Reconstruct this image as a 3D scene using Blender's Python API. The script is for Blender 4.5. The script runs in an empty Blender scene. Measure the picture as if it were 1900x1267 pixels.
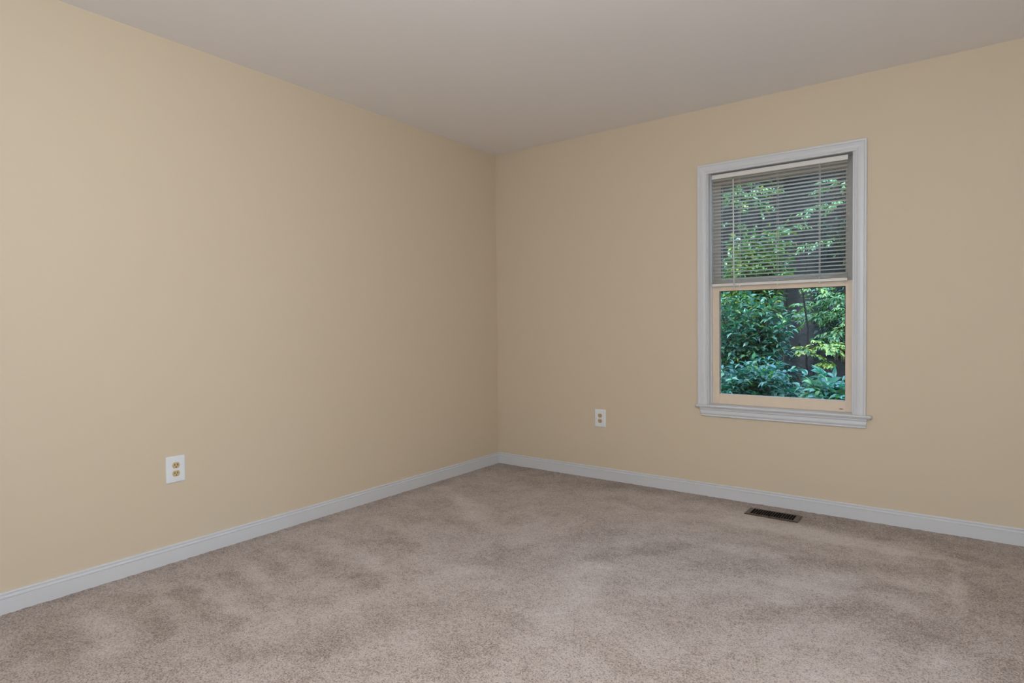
import bpy, bmesh, math, random
import numpy as np
from mathutils import Vector, Matrix

# ------------------------------------------------------------------ camera
scene = bpy.context.scene
C = scene.collection
IMG_W, IMG_H = 1900, 1267
CAM = Vector((2.96829, -3.81039, 1.09284))
YAW, PITCH, ROLL, FPX = 0.63764, -0.02565, -0.01057, 1123.84

def cam_axes():
    f = Vector((-math.sin(YAW) * math.cos(PITCH), math.cos(YAW) * math.cos(PITCH), math.sin(PITCH)))
    r0 = f.cross(Vector((0, 0, 1))).normalized()
    u0 = r0.cross(f)
    r = r0 * math.cos(ROLL) + u0 * math.sin(ROLL)
    u = -r0 * math.sin(ROLL) + u0 * math.cos(ROLL)
    return r, u, f

_r, _u, _f = cam_axes()
cam_data = bpy.data.cameras.new('camera')
cam_data.sensor_fit = 'HORIZONTAL'
cam_data.sensor_width = 36.0
cam_data.lens = FPX / IMG_W * 36.0
cam_data.clip_start = 0.05
cam_data.clip_end = 200
cam = bpy.data.objects.new('camera', cam_data)
M = Matrix(((_r.x, _u.x, -_f.x, CAM.x), (_r.y, _u.y, -_f.y, CAM.y), (_r.z, _u.z, -_f.z, CAM.z), (0, 0, 0, 1)))
cam.matrix_world = M
C.objects.link(cam)
scene.camera = cam

# ------------------------------------------------------------------ light
scene.view_settings.view_transform = 'Standard'
scene.view_settings.look = 'None'
scene.view_settings.gamma = 1.0
scene.view_settings.exposure = 0.0
scene.view_settings.use_curve_mapping = False

world = bpy.data.worlds.new('world')
scene.world = world
world.use_nodes = True
wn = world.node_tree
wn.nodes.clear()
sky = wn.nodes.new('ShaderNodeTexSky')
sky.sky_type = 'NISHITA'
sky.sun_disc = False
sky.sun_elevation = math.radians(48)
sky.sun_rotation = math.radians(200)
sky.dust_density = 0.6
sky.ozone_density = 2.0
bg = wn.nodes.new('ShaderNodeBackground')
bg.inputs['Strength'].default_value = 1.9
wo = wn.nodes.new('ShaderNodeOutputWorld')
wn.links.new(sky.outputs['Color'], bg.inputs['Color'])
wn.links.new(bg.outputs['Background'], wo.inputs['Surface'])

def light(name, kind, loc, aim=None, energy=10, color=(1, 1, 1), size=None, size_y=None, radius=None, angle=None, spread=None):
    d = bpy.data.lights.new(name, kind)
    d.energy = energy
    d.color = color
    if kind == 'AREA':
        d.shape = 'RECTANGLE'
        d.size = size
        d.size_y = size_y
        if spread: d.spread = spread
    if radius is not None: d.shadow_soft_size = radius
    if angle is not None: d.angle = angle
    o = bpy.data.objects.new(name, d)
    o.location = loc
    if aim is not None:
        o.rotation_euler = (Vector(aim) - Vector(loc)).to_track_quat('-Z', 'Y').to_euler()
    C.objects.link(o)
    return o

# the sun stands over the house, behind the camera's back, so the wall shades the plants nearest the glass
light('sun', 'SUN', (0, -8, 9), aim=(1.6, 3.0, 1.2), energy=7.0, color=(1.0, 0.95, 0.86), angle=math.radians(1.2))
RX, FY, H = 3.98, -4.75, 2.44
# fill light added just under the bowl of an unseen ceiling lamp
FILL_LAMP = (2.15, -2.95, H)
light('fill_ceiling_bulb', 'POINT', (FILL_LAMP[0], FILL_LAMP[1], H - 0.24), energy=19, color=(1.0, 0.98, 0.9), radius=0.12)

# the photographer's flash, on a bracket just above the camera
light('camera_flash', 'POINT', (2.88, -3.80, 1.48), energy=89, color=(0.78, 0.95, 1.17), radius=0.10)

# ------------------------------------------------------------------ materials
def mat(name, color, rough=0.6, spec=0.5, metal=0.0, bump=None, noise=None):
    m = bpy.data.materials.new(name)
    m.use_nodes = True
    nt = m.node_tree
    b = nt.nodes['Principled BSDF']
    b.inputs['Base Color'].default_value = (*color, 1)
    b.inputs['Roughness'].default_value = rough
    b.inputs['Specular IOR Level'].default_value = spec
    b.inputs['Metallic'].default_value = metal
    tc = nt.nodes.new('ShaderNodeTexCoord')
    if noise:
        sc, amt = noise
        n = nt.nodes.new('ShaderNodeTexNoise')
        n.inputs['Scale'].default_value = sc
        n.inputs['Detail'].default_value = 4
        nt.links.new(tc.outputs['Object'], n.inputs['Vector'])
        mx = nt.nodes.new('ShaderNodeMix')
        mx.data_type = 'RGBA'
        mx.inputs[6].default_value = (*[c * (1 - amt) for c in color], 1)
        mx.inputs[7].default_value = (*[min(1, c * (1 + amt)) for c in color], 1)
        nt.links.new(n.outputs['Fac'], mx.inputs[0])
        nt.links.new(mx.outputs[2], b.inputs['Base Color'])
    if bump:
        sc, st, dist = bump
        n = nt.nodes.new('ShaderNodeTexNoise')
        n.inputs['Scale'].default_value = sc
        n.inputs['Detail'].default_value = 3
        nt.links.new(tc.outputs['Object'], n.inputs['Vector'])
        bp = nt.nodes.new('ShaderNodeBump')
        bp.inputs['Strength'].default_value = st
        bp.inputs['Distance'].default_value = dist
        nt.links.new(n.outputs['Fac'], bp.inputs['Height'])
        nt.links.new(bp.outputs['Normal'], b.inputs['Normal'])
    return m

WALL = mat('wall_paint', (0.675, 0.565, 0.425), 0.62, 0.3, bump=(260, 0.12, 0.002))
CEIL = mat('ceiling_paint', (0.90, 0.86, 0.84), 0.8, 0.2, bump=(180, 0.1, 0.002))
TRIM = mat('trim_paint', (0.66, 0.665, 0.68), 0.38, 0.45, bump=(60, 0.05, 0.002))
SASH = mat('sash_paint', (0.76, 0.62, 0.48), 0.5, 0.4, noise=(35, 0.05), bump=(90, 0.1, 0.001))
BLIND = mat('blind_vinyl', (0.78, 0.745, 0.70), 0.42, 0.4)
CORD = mat('blind_cord', (0.72, 0.71, 0.67), 0.8, 0.2)
WAND = mat('clear_acrylic', (0.76, 0.76, 0.74), 0.2, 0.6)
PLATE = mat('plate_plastic', (0.80, 0.82, 0.84), 0.3, 0.5)
BRASS = mat('socket_almond', (0.58, 0.44, 0.24), 0.42, 0.5)
SLOT = mat('slot_dark', (0.012, 0.010, 0.008), 0.7, 0.2)
BRONZE = mat('register_bronze', (0.115, 0.085, 0.066), 0.4, 0.5, metal=0.5)
BLACK = mat('duct_shade_black', (0.006, 0.005, 0.005), 0.9, 0.1)
METAL = mat('brushed_metal', (0.6, 0.58, 0.54), 0.3, 0.5, metal=1.0)
SASH_SHADED = mat('shaded_sash_paint', (0.40, 0.365, 0.32), 0.6, 0.3, noise=(30, 0.06), bump=(90, 0.1, 0.001))  # shade on the upper sash put into a darker paint colour
SIDING = mat('siding_paint', (0.55, 0.53, 0.48), 0.6, 0.3)
CHIP = mat('bare_wood_chip', (0.26, 0.11, 0.05), 0.8, 0.2)
GLAZING_SHADE = mat('glazing_shade_dark', (0.03, 0.03, 0.03), 0.7, 0.2)  # shadow along three sides of the glazing put into the colour
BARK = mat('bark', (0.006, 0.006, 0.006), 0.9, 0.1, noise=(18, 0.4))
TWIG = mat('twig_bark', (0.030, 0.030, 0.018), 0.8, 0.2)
SOIL = mat('shaded_leaf_litter', (0.0045, 0.0045, 0.004), 0.95, 0.1, noise=(6, 0.5), bump=(15, 0.6, 0.05))  # shade under the trees put into the dark ground colour
HALL = mat('hall_paint', (0.35, 0.31, 0.25), 0.7, 0.2)

SLATM = mat('blind_slat_vinyl', (0.90, 0.86, 0.80), 0.42, 0.4)
_nt = SLATM.node_tree
_tl = _nt.nodes.new('ShaderNodeBsdfTranslucent'); _tl.inputs['Color'].default_value = (0.95, 0.90, 0.82, 1)
_mx = _nt.nodes.new('ShaderNodeMixShader'); _mx.inputs[0].default_value = 0.5
_nt.links.new(_nt.nodes['Principled BSDF'].outputs[0], _mx.inputs[1]); _nt.links.new(_tl.outputs[0], _mx.inputs[2])
_nt.links.new(_mx.outputs[0], _nt.nodes['Material Output'].inputs['Surface'])

def glass_mat():
    m = bpy.data.materials.new('window_glass')
    m.use_nodes = True
    nt = m.node_tree
    nt.nodes.clear()
    out = nt.nodes.new('ShaderNodeOutputMaterial')
    tr = nt.nodes.new('ShaderNodeBsdfTransparent')
    tr.inputs['Color'].default_value = (0.90, 0.97, 0.96, 1)
    gl = nt.nodes.new('ShaderNodeBsdfGlossy')
    gl.inputs['Roughness'].default_value = 0.0
    fr = nt.nodes.new('ShaderNodeFresnel')
    fr.inputs['IOR'].default_value = 1.35
    mx = nt.nodes.new('ShaderNodeMixShader')
    nt.links.new(fr.outputs[0], mx.inputs[0])
    nt.links.new(tr.outputs[0], mx.inputs[1])
    nt.links.new(gl.outputs[0], mx.inputs[2])
    nt.links.new(mx.outputs[0], out.inputs['Surface'])
    return m
GLASS = glass_mat()

def emis_mat(name, col, st):
    m = bpy.data.materials.new(name)
    m.use_nodes = True
    b = m.node_tree.nodes['Principled BSDF']
    b.inputs['Base Color'].default_value = (*col, 1)
    b.inputs['Emission Color'].default_value = (*col, 1)
    b.inputs['Emission Strength'].default_value = st
    return m
FILL_BOWL = emis_mat('fill_glow_bowl', (1.0, 0.92, 0.80), 1.2)  # glow of the added fill lamp

def leaf_mat(name, stops, trans=0.3, rough=0.38, spec=0.55):
    """per-leaf colour variation along a ramp, glossy top, light shining through"""
    m = bpy.data.materials.new(name)
    m.use_nodes = True
    nt = m.node_tree
    b = nt.nodes['Principled BSDF']
    out = nt.nodes['Material Output']
    geo = nt.nodes.new('ShaderNodeNewGeometry')
    rp = nt.nodes.new('ShaderNodeValToRGB')
    el = rp.color_ramp.elements
    while len(el) < len(stops): el.new(0.5)
    for e, (p, c) in zip(el, stops):
        e.position = p
        e.color = (*c, 1)
    nt.links.new(geo.outputs['Random Per Island'], rp.inputs['Fac'])
    nt.links.new(rp.outputs['Color'], b.inputs['Base Color'])
    b.inputs['Roughness'].default_value = rough
    b.inputs['Specular IOR Level'].default_value = spec
    tl = nt.nodes.new('ShaderNodeBsdfTranslucent')
    hs = nt.nodes.new('ShaderNodeHueSaturation')
    hs.inputs['Hue'].default_value = 0.485
    hs.inputs['Saturation'].default_value = 1.9
    hs.inputs['Value'].default_value = 1.45
    nt.links.new(rp.outputs['Color'], hs.inputs['Color'])
    nt.links.new(hs.outputs['Color'], tl.inputs['Color'])
    mx = nt.nodes.new('ShaderNodeMixShader')
    mx.inputs[0].default_value = trans
    nt.links.new(b.outputs[0], mx.inputs[1])
    nt.links.new(tl.outputs[0], mx.inputs[2])
    nt.links.new(mx.outputs[0], out.inputs['Surface'])
    return m

# carpet: cut pile of twisted yarn in mixed greige tones; 'nap_shade' attribute = which way the pile lies, plus painted corner shade
def carpet_mat():
    m = bpy.data.materials.new('cut_pile_carpet')
    m.use_nodes = True
    nt = m.node_tree
    L = nt.links
    b = nt.nodes['Principled BSDF']
    b.inputs['Roughness'].default_value = 0.95
    b.inputs['Specular IOR Level'].default_value = 0.1
    b.inputs['Sheen Weight'].default_value = 0.25
    b.inputs['Sheen Roughness'].default_value = 0.5
    tc = nt.nodes.new('ShaderNodeTexCoord')
    def noise(scale, detail=2, rough=0.5, dist=0.0):
        n = nt.nodes.new('ShaderNodeTexNoise')
        n.inputs['Scale'].default_value = scale
        n.inputs['Detail'].default_value = detail
        n.inputs['Roughness'].default_value = rough
        n.inputs['Distortion'].default_value = dist
        L.new(tc.outputs['Object'], n.inputs['Vector'])
        return n
    def math_(op, a, bb, clamp=False):
        n = nt.nodes.new('ShaderNodeMath')
        n.operation = op
        n.use_clamp = clamp
        for i, v in enumerate((a, bb)):
            if isinstance(v, (int, float)): n.inputs[i].default_value = v
            else: L.new(v, n.inputs[i])
        return n.outputs[0]
    nap_shade = nt.nodes.new('ShaderNodeAttribute')
    nap_shade.attribute_name = 'nap_shade'
    fine = noise(190, 3, 0.7, 0.8)
    mid = noise(34, 2, 0.5, 0.4)
    big = noise(7.0, 3, 0.6, 0.3)
    huge = noise(2.1, 2, 0.5, 0.4)
    # nap and shade value around 0.5
    nv = math_('ADD', math_('MULTIPLY', nap_shade.outputs['Fac'], 0.26), 0.5)
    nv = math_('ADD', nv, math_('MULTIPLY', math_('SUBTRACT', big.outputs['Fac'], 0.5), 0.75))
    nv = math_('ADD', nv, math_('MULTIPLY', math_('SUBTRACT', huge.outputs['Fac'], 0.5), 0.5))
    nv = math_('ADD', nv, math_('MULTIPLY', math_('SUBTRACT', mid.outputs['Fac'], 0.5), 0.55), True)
    # speckle: dark gaps between tufts, more of them where the pile stands up (low nap)
    clump = noise(75, 2, 0.6, 0.5)
    thr = math_('ADD', math_('MULTIPLY', math_('SUBTRACT', 1.0, nv), 0.14), 0.385)
    thr = math_('ADD', thr, math_('MULTIPLY', math_('SUBTRACT', clump.outputs['Fac'], 0.5), 0.22))
    sp = nt.nodes.new('ShaderNodeMapRange')
    sp.interpolation_type = 'SMOOTHSTEP'
    L.new(fine.outputs['Fac'], sp.inputs['Value'])
    L.new(math_('SUBTRACT', thr, 0.12), sp.inputs['From Min'])
    L.new(math_('ADD', thr, 0.13), sp.inputs['From Max'])
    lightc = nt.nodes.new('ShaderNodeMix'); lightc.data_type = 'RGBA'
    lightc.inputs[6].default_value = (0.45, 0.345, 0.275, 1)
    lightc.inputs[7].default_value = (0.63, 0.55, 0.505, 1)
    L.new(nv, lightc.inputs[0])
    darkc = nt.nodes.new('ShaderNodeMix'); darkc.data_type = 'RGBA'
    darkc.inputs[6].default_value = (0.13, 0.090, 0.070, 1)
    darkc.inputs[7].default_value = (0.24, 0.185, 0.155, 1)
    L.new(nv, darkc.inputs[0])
    mx = nt.nodes.new('ShaderNodeMix'); mx.data_type = 'RGBA'
    L.new(sp.outputs['Result'], mx.inputs[0])
    L.new(darkc.outputs[2], mx.inputs[6])
    L.new(lightc.outputs[2], mx.inputs[7])
    L.new(mx.outputs[2], b.inputs['Base Color'])
    bp = nt.nodes.new('ShaderNodeBump')
    bp.inputs['Strength'].default_value = 0.55
    bp.inputs['Distance'].default_value = 0.006
    L.new(fine.outputs['Fac'], bp.inputs['Height'])
    L.new(bp.outputs['Normal'], b.inputs['Normal'])
    return m
CARPET = carpet_mat()

# ------------------------------------------------------------------ helpers
def tag(o, label=None, cat=None, group=None, kind=None):
    if label: o['label'] = label
    if cat: o['category'] = cat
    if group: o['group'] = group
    if kind: o['kind'] = kind
    return o

def empty(name, loc, parent=None):
    o = bpy.data.objects.new(name, None)
    o.location = loc
    o.empty_display_size = 0.05
    C.objects.link(o)
    if parent: o.parent = parent
    return o

class MB:
    """collects world-space geometry, builds ONE mesh object (local to its parent)"""
    def __init__(s): s.v = []; s.f = []; s.sm = []
    def add(s, vs, fs, smooth=False):
        n = len(s.v)
        s.v += [tuple(p) for p in vs]
        s.f += [tuple(i + n for i in f) for f in fs]
        s.sm += [smooth] * len(fs)
        return s
    def box(s, a, b, bev=0.0):
        x0, y0, z0 = [min(p, q) for p, q in zip(a, b)]
        x1, y1, z1 = [max(p, q) for p, q in zip(a, b)]
        if bev <= 0:
            vs = [(x, y, z) for z in (z0, z1) for y in (y0, y1) for x in (x0, x1)]
            return s.add(vs, [(0, 2, 3, 1), (4, 5, 7, 6), (0, 1, 5, 4), (2, 6, 7, 3), (0, 4, 6, 2), (1, 3, 7, 5)])
        bm = bmesh.new()
        bmesh.ops.create_cube(bm, size=1.0)
        for v in bm.verts:
            v.co = Vector(((x0 + x1) / 2 + v.co.x * (x1 - x0), (y0 + y1) / 2 + v.co.y * (y1 - y0), (z0 + z1) / 2 + v.co.z * (z1 - z0)))
        bmesh.ops.bevel(bm, geom=bm.edges[:], offset=bev, segments=2, affect='EDGES', profile=0.5)
        s.bm(bm)
        return s
    def bm(s, bm, smooth=False):
        bm.verts.index_update()
        s.add([v.co[:] for v in bm.verts], [[v.index for v in f.verts] for f in bm.faces], smooth)
        bm.free()
        return s
    def extrude(s, prof, org, ax_u, ax_v, ax_len, length, m0=0.0, m1=0.0):
        """closed 2D profile (u,v) swept along ax_len; m0/m1 = mitre shift per unit u at either end"""
        org, U, V, W = map(Vector, (org, ax_u, ax_v, ax_len))
        n = len(prof)
        vs = [org + U * p[0] + V * p[1] + W * (m0 * p[0]) for p in prof] + \
             [org + U * p[0] + V * p[1] + W * (length + m1 * p[0]) for p in prof]
        fs = [(i, (i + 1) % n, n + (i + 1) % n, n + i) for i in range(n)]
        fs += [tuple(range(n - 1, -1, -1)), tuple(range(n, 2 * n))]
        return s.add(vs, fs)
    def tube(s, pts, rad, seg=6, cap=True):
        pts = [Vector(p) for p in pts]
        if not hasattr(rad, '__len__'): rad = [rad] * len(pts)
        rings = []
        up = Vector((0.13, 0.31, 0.94))
        for i, p in enumerate(pts):
            t = (pts[min(i + 1, len(pts) - 1)] - pts[max(i - 1, 0)]).normalized()
            a = t.cross(up)
            if a.length < 1e-3: a = t.cross(Vector((1, 0, 0)))
            a.normalize(); b = t.cross(a)
            rings.append([p + (a * math.cos(2 * math.pi * k / seg) + b * math.sin(2 * math.pi * k / seg)) * rad[i] for k in range(seg)])
        vs = [q for r in rings for q in r]
        fs = [(i * seg + k, i * seg + (k + 1) % seg, (i + 1) * seg + (k + 1) % seg, (i + 1) * seg + k) for i in range(len(pts) - 1) for k in range(seg)]
        if cap: fs += [tuple(range(seg - 1, -1, -1)), tuple((len(pts) - 1) * seg + k for k in range(seg))]
        return s.add(vs, fs, True)
    def lathe(s, prof, center, axis='Z', seg=24):
        vs = []; c = Vector(center)
        for r, h in prof:
            for k in range(seg):
                a = 2 * math.pi * k / seg
                vs.append(c + (Vector((r * math.cos(a), r * math.sin(a), h)) if axis == 'Z' else Vector((r * math.cos(a), h, r * math.sin(a)))))
        fs = [(i * seg + k, i * seg + (k + 1) % seg, (i + 1) * seg + (k + 1) % seg, (i + 1) * seg + k) for i in range(len(prof) - 1) for k in range(seg)]
        fs += [tuple(range(seg)), tuple((len(prof) - 1) * seg + k for k in range(seg))]
        return s.add(vs, fs, True)
    def build(s, name, material, parent=None, recalc=True):
        me = bpy.data.meshes.new(name)
        off = world_loc(parent)
        me.from_pydata([(v[0] - off.x, v[1] - off.y, v[2] - off.z) for v in s.v], [], s.f)
        me.polygons.foreach_set('use_smooth', s.sm)
        if recalc:
            bm = bmesh.new(); bm.from_mesh(me)
            bmesh.ops.recalc_face_normals(bm, faces=bm.faces[:])
            bm.to_mesh(me); bm.free()
        me.materials.append(material)
        me.update()
        o = bpy.data.objects.new(name, me)
        C.objects.link(o)
        if parent: o.parent = parent
        return o

def world_loc(o):
    v = Vector((0, 0, 0))
    while o is not None:
        v += o.location
        o = o.parent
    return v

def structure(o):
    o['kind'] = 'structure'
    return o

# ------------------------------------------------------------------ room shell
# window_1 opening in the back wall (y = 0)
JX0, JX1, JZ0, JZ1 = 1.690, 2.487, 0.565, 2.034       # inner faces of the jambs
T = 0.14                                              # wall thickness
def wall_with_holes(name, plane, a0, a1, z0, z1, pos, thick, holes, material, top=None):
    """plane 'y': wall spans x a0..a1 at y=pos..pos+thick; plane 'x': spans y"""
    mb = MB()
    us = sorted({a0, a1, *[h[0] for h in holes], *[h[1] for h in holes]})
    zs = sorted({z0, z1, *[h[2] for h in holes], *[h[3] for h in holes]})
    ins = lambda u, z: any(h[0] < u < h[1] and h[2] < z < h[3] for h in holes)
    P = (lambda u, d, z: (u, pos + d, z)) if plane == 'y' else (lambda u, d, z: (pos + d, u, z))
    idx = {}
    def vid(u, d, z):
        k = (round(u, 5), round(d, 5), round(z, 5))
        if k not in idx:
            idx[k] = len(mb.v); mb.v.append(P(u, d, z))
        return idx[k]
    def quad(*ps):
        mb.f.append(tuple(vid(*p) for p in ps)); mb.sm.append(False)
    for i in range(len(us) - 1):
        for j in range(len(zs) - 1):
            ua, ub, za, zb = us[i], us[i + 1], zs[j], zs[j + 1]
            if ins((ua + ub) / 2, (za + zb) / 2): continue
            for d in (0, thick): quad((ua, d, za), (ub, d, za), (ub, d, zb), (ua, d, zb))
            nb = [((ua + ub) / 2, za - 1e-4, (ua, za), (ub, za)), ((ua + ub) / 2, zb + 1e-4, (ua, zb), (ub, zb)),
                  (ua - 1e-4, (za + zb) / 2, (ua, za), (ua, zb)), (ub + 1e-4, (za + zb) / 2, (ub, za), (ub, zb))]
            for cu, cz, p, q in nb:
                if ins(cu, cz) or cu < a0 or cu > a1 or cz < z0 or cz > z1:
                    quad((p[0], 0, p[1]), (q[0], 0, q[1]), (q[0], thick, q[1]), (p[0], thick, p[1]))
    return structure(mb.build(name, material))

wall_with_holes('wall_back', 'y', -T, RX + T, 0, H, 0.0, T, [(JX0 - 0.02, JX1 + 0.02, JZ0 - 0.02, JZ1 + 0.02)], WALL)
structure(MB().box((-T, FY, 0), (0, 0, H)).build('wall_left', WALL))
structure(MB().box((RX, FY, 0), (RX + T, 0, H)).build('wall_right', WALL))
DX0, DX1, DZ = 1.38, 2.16, 2.03
wall_with_holes('wall_front', 'y', -T, RX + T, 0, H, FY - T, T, [(DX0, DX1, -1e-3, DZ)], WALL)
structure(MB().box((-T - 0.3, FY - T - 1.5, H), (RX + T + 0.3, T + 0.3, H + 0.18)).build('ceiling', CEIL))
# hallway beyond the open door
hall = MB()
hall.box((0.9, FY - T - 1.3, 0), (3.2, FY - T - 1.2, H)).box((0.8, FY - T - 1.3, 0), (0.9, FY - T, H)).box((3.2, FY - T - 1.3, 0), (3.3, FY - T, H))
structure(hall.build('wall_hall', HALL))
structure(MB().box((0.8, FY - T - 1.3, -0.1), (3.3, FY - 0.001, 0.0)).build('floor_hall', CARPET))

# floor grid with the pile direction and painted corner shade stored per vertex
STROKES = [
    (2.30, -0.14, 3.4, -0.26, 0.13, -0.9), (1.0, -0.08, 2.3, -0.10, 0.09, -0.5), (3.0, -0.45, 3.3, -0.8, 0.16, -0.6),
    (1.75, -0.30, 2.35, -0.36, 0.09, 0.8), (2.05, -0.85, 2.25, -0.80, 0.07, 0.6), (1.55, -0.70, 1.85, -0.62, 0.10, 0.5), (2.30, -1.10, 2.55, -1.08, 0.06, 0.6), (2.0, -1.35, 2.25, -1.25, 0.08, 0.5),
    (0.10, -0.10, 0.75, -0.25, 0.22, -0.7), (0.75, -0.20, 1.3, -0.15, 0.10, -0.5),  # light falloff in the room corner painted into the pile tone
    (0.29, -2.76, 0.68, -2.85, 0.050, -0.8), (0.34, -2.63, 0.81, -2.66, 0.050, -0.9), (0.35, -2.42, 0.73, -2.45, 0.050, -0.8),
    (0.21, -2.21, 0.68, -2.30, 0.050, -0.8), (0.23, -2.06, 0.98, -2.11, 0.060, -0.7), (0.29, -1.82, 0.55, -1.88, 0.040, -0.6),
    (0.54, -1.65, 0.80, -1.75, 0.050, -0.7), (0.29, -1.17, 0.81, -1.31, 0.050, -0.8), (0.75, -0.99, 0.97, -1.14, 0.050, -0.5),
    (0.15, -3.08, 0.50, -3.07, 0.090, -0.5), (0.10, -2.83, 0.46, -2.86, 0.050, -0.4), (0.34, -2.95, 0.64, -2.97, 0.050, 0.7),
    (0.35, -2.35, 0.81, -2.45, 0.035, 0.6), (0.31, -2.55, 0.84, -2.59, 0.030, 0.5), (0.41, -1.88, 0.83, -1.98, 0.050, 0.7),
    (0.15, -0.82, 0.77, -1.17, 0.050, 0.8), (0.41, -0.95, 0.86, -1.04, 0.040, 0.6), (0.28, -1.50, 0.55, -1.59, 0.040, 0.5),
    (0.56, -2.24, 0.98, -2.27, 0.050, 0.5), (1.01, -2.75, 1.11, -2.63, 0.060, -0.8), (1.19, -1.64, 1.28, -1.50, 0.120, -0.5),
    (1.22, -2.51, 1.25, -2.66, 0.070, -0.6), (1.29, -2.27, 1.33, -2.14, 0.080, -0.5), (1.02, -2.41, 1.17, -1.81, 0.060, 0.5),
    (1.43, -0.59, 1.79, -0.45, 0.070, 0.7), (1.95, -0.42, 2.70, -0.40, 0.085, 1.5), (2.70, -0.43, 2.96, -0.41, 0.030, 0.9),
    (2.96, -0.48, 2.97, -1.13, 0.025, 0.9), (2.92, -1.35, 2.96, -1.57, 0.070, 0.9), (2.79, -0.84, 2.95, -0.76, 0.060, 0.8),
    (1.66, -1.46, 1.70, -1.88, 0.090, 0.6), (2.31, -1.45, 2.43, -1.22, 0.060, 0.6), (2.12, -1.92, 2.40, -1.63, 0.100, 0.5),
    (2.49, -0.96, 2.60, -0.91, 0.060, 0.6), (2.64, -1.46, 2.65, -1.77, 0.100, 0.5), (1.82, -2.13, 2.03, -2.14, 0.100, 0.5),
    (2.36, -0.82, 2.82, -0.65, 0.060, -0.8), (2.65, -0.94, 2.78, -0.92, 0.060, -0.7), (2.71, -1.17, 2.85, -1.31, 0.100, -0.8),
    (2.34, -1.48, 2.60, -1.27, 0.060, -0.8), (1.61, -1.27, 1.89, -0.95, 0.070, -0.8), (1.24, -0.38, 1.34, -0.41, 0.050, -0.7),
    (3.04, -0.76, 3.08, -1.46, 0.200, -0.6), (2.99, -0.35, 3.11, -0.38, 0.040, -0.7), (1.37, -1.22, 1.47, -1.00, 0.100, -0.5),
    (2.03, -1.13, 2.27, -0.97, 0.070, -0.6), (1.88, -1.64, 2.14, -1.67, 0.080, -0.5), (2.16, -0.72, 2.26, -0.73, 0.050, -0.4),
]
def build_floor():
    step = 0.02
    nx, ny = int(round(RX / step)) + 1, int(round(-FY / step)) + 1
    xs = np.linspace(0, RX, nx); ys = np.linspace(FY, 0, ny)
    X, Y = np.meshgrid(xs, ys)
    rng = np.random.default_rng(5)
    # low-frequency warp so strokes are ragged
    wx = 0.009 * np.sin(X * 23 + 3 * np.sin(Y * 17)) + 0.008 * np.sin(Y * 41 + X * 11)
    wy = 0.009 * np.sin(Y * 19 + 3 * np.sin(X * 13)) + 0.008 * np.sin(X * 37 + Y * 9)
    nap_shade = np.zeros_like(X)
    for ax, ay, bx, by, w, k in STROKES:
        px, py = X + wx - ax, Y + wy - ay
        dx, dy = bx - ax, by - ay
        t = np.clip((px * dx + py * dy) / (dx * dx + dy * dy + 1e-9), 0, 1)
        d = np.hypot(px - t * dx, py - t * dy)
        nap_shade += k * np.clip(1.5 - d / w, 0, 1) ** 1.2
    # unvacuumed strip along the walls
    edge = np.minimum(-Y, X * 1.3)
    nap_shade += -0.9 * np.clip(1.0 - (edge + wx) / 0.20, 0, 1)
    nap_shade = np.clip(nap_shade, -1.3, 1.7)
    Z = np.zeros_like(X) + rng.normal(0, 0.0006, X.shape)
    Z += 0.0035 * np.clip(1.0 - np.minimum(-Y, X) / 0.03, 0, 1) * rng.random(X.shape)
    verts = np.stack([X, Y, Z], -1).reshape(-1, 3)
    i = np.arange(ny - 1)[:, None] * nx + np.arange(nx - 1)[None, :]
    faces = np.stack([i, i + 1, i + nx + 1, i + nx], -1).reshape(-1, 4)
    me = bpy.data.meshes.new('floor')
    me.from_pydata(verts.tolist(), [], faces.tolist())
    at = me.attributes.new('nap_shade', 'FLOAT', 'POINT')
    at.data.foreach_set('value', nap_shade.reshape(-1).astype(np.float32))
    me.polygons.foreach_set('use_smooth', [True] * len(me.polygons))
    me.materials.append(CARPET)
    o = bpy.data.objects.new('floor', me)
    C.objects.link(o)
    return structure(o)
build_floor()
structure(MB().box((-T, FY - T, -0.25), (RX + T, T, -0.02)).build('trim_subfloor', SIDING))

# baseboards: (depth from wall, height) profile with a bead and a rounded cap
BBP = [(0, 0), (0.012, 0), (0.012, 0.0595), (0.0100, 0.0602), (0.0104, 0.0620), (0.0135, 0.0640), (0.0128, 0.0672), (0.0085, 0.0695),
       (0.0066, 0.0712), (0.0070, 0.0755), (0.0100, 0.0785), (0.0092, 0.0815), (0.0070, 0.0838), (0.0, 0.0845)]
def baseboard(name, org, inward, along, length, m0, m1):
    mb = MB().extrude(BBP, org, inward, (0, 0, 1), along, length, m0, m1)
    return structure(mb.build(name, TRIM))
baseboard('baseboard_left', (0, 0, 0), (1, 0, 0), (0, -1, 0), -FY, 1, -1)
baseboard('baseboard_back', (0, 0, 0), (0, -1, 0), (1, 0, 0), RX, 1, -1)
baseboard('baseboard_right', (RX, 0, 0), (-1, 0, 0), (0, -1, 0), -FY, 1, -1)
bbf = MB()
bbf.extrude(BBP, (0, FY, 0), (0, 1, 0), (0, 0, 1), (1, 0, 0), DX0 - 0.06, 1, 0)
bbf.extrude(BBP, (DX1 + 0.06, FY, 0), (0, 1, 0), (0, 0, 1), (1, 0, 0), RX - DX1 - 0.06, 0, -1)
structure(bbf.build('baseboard_front', TRIM))

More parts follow.
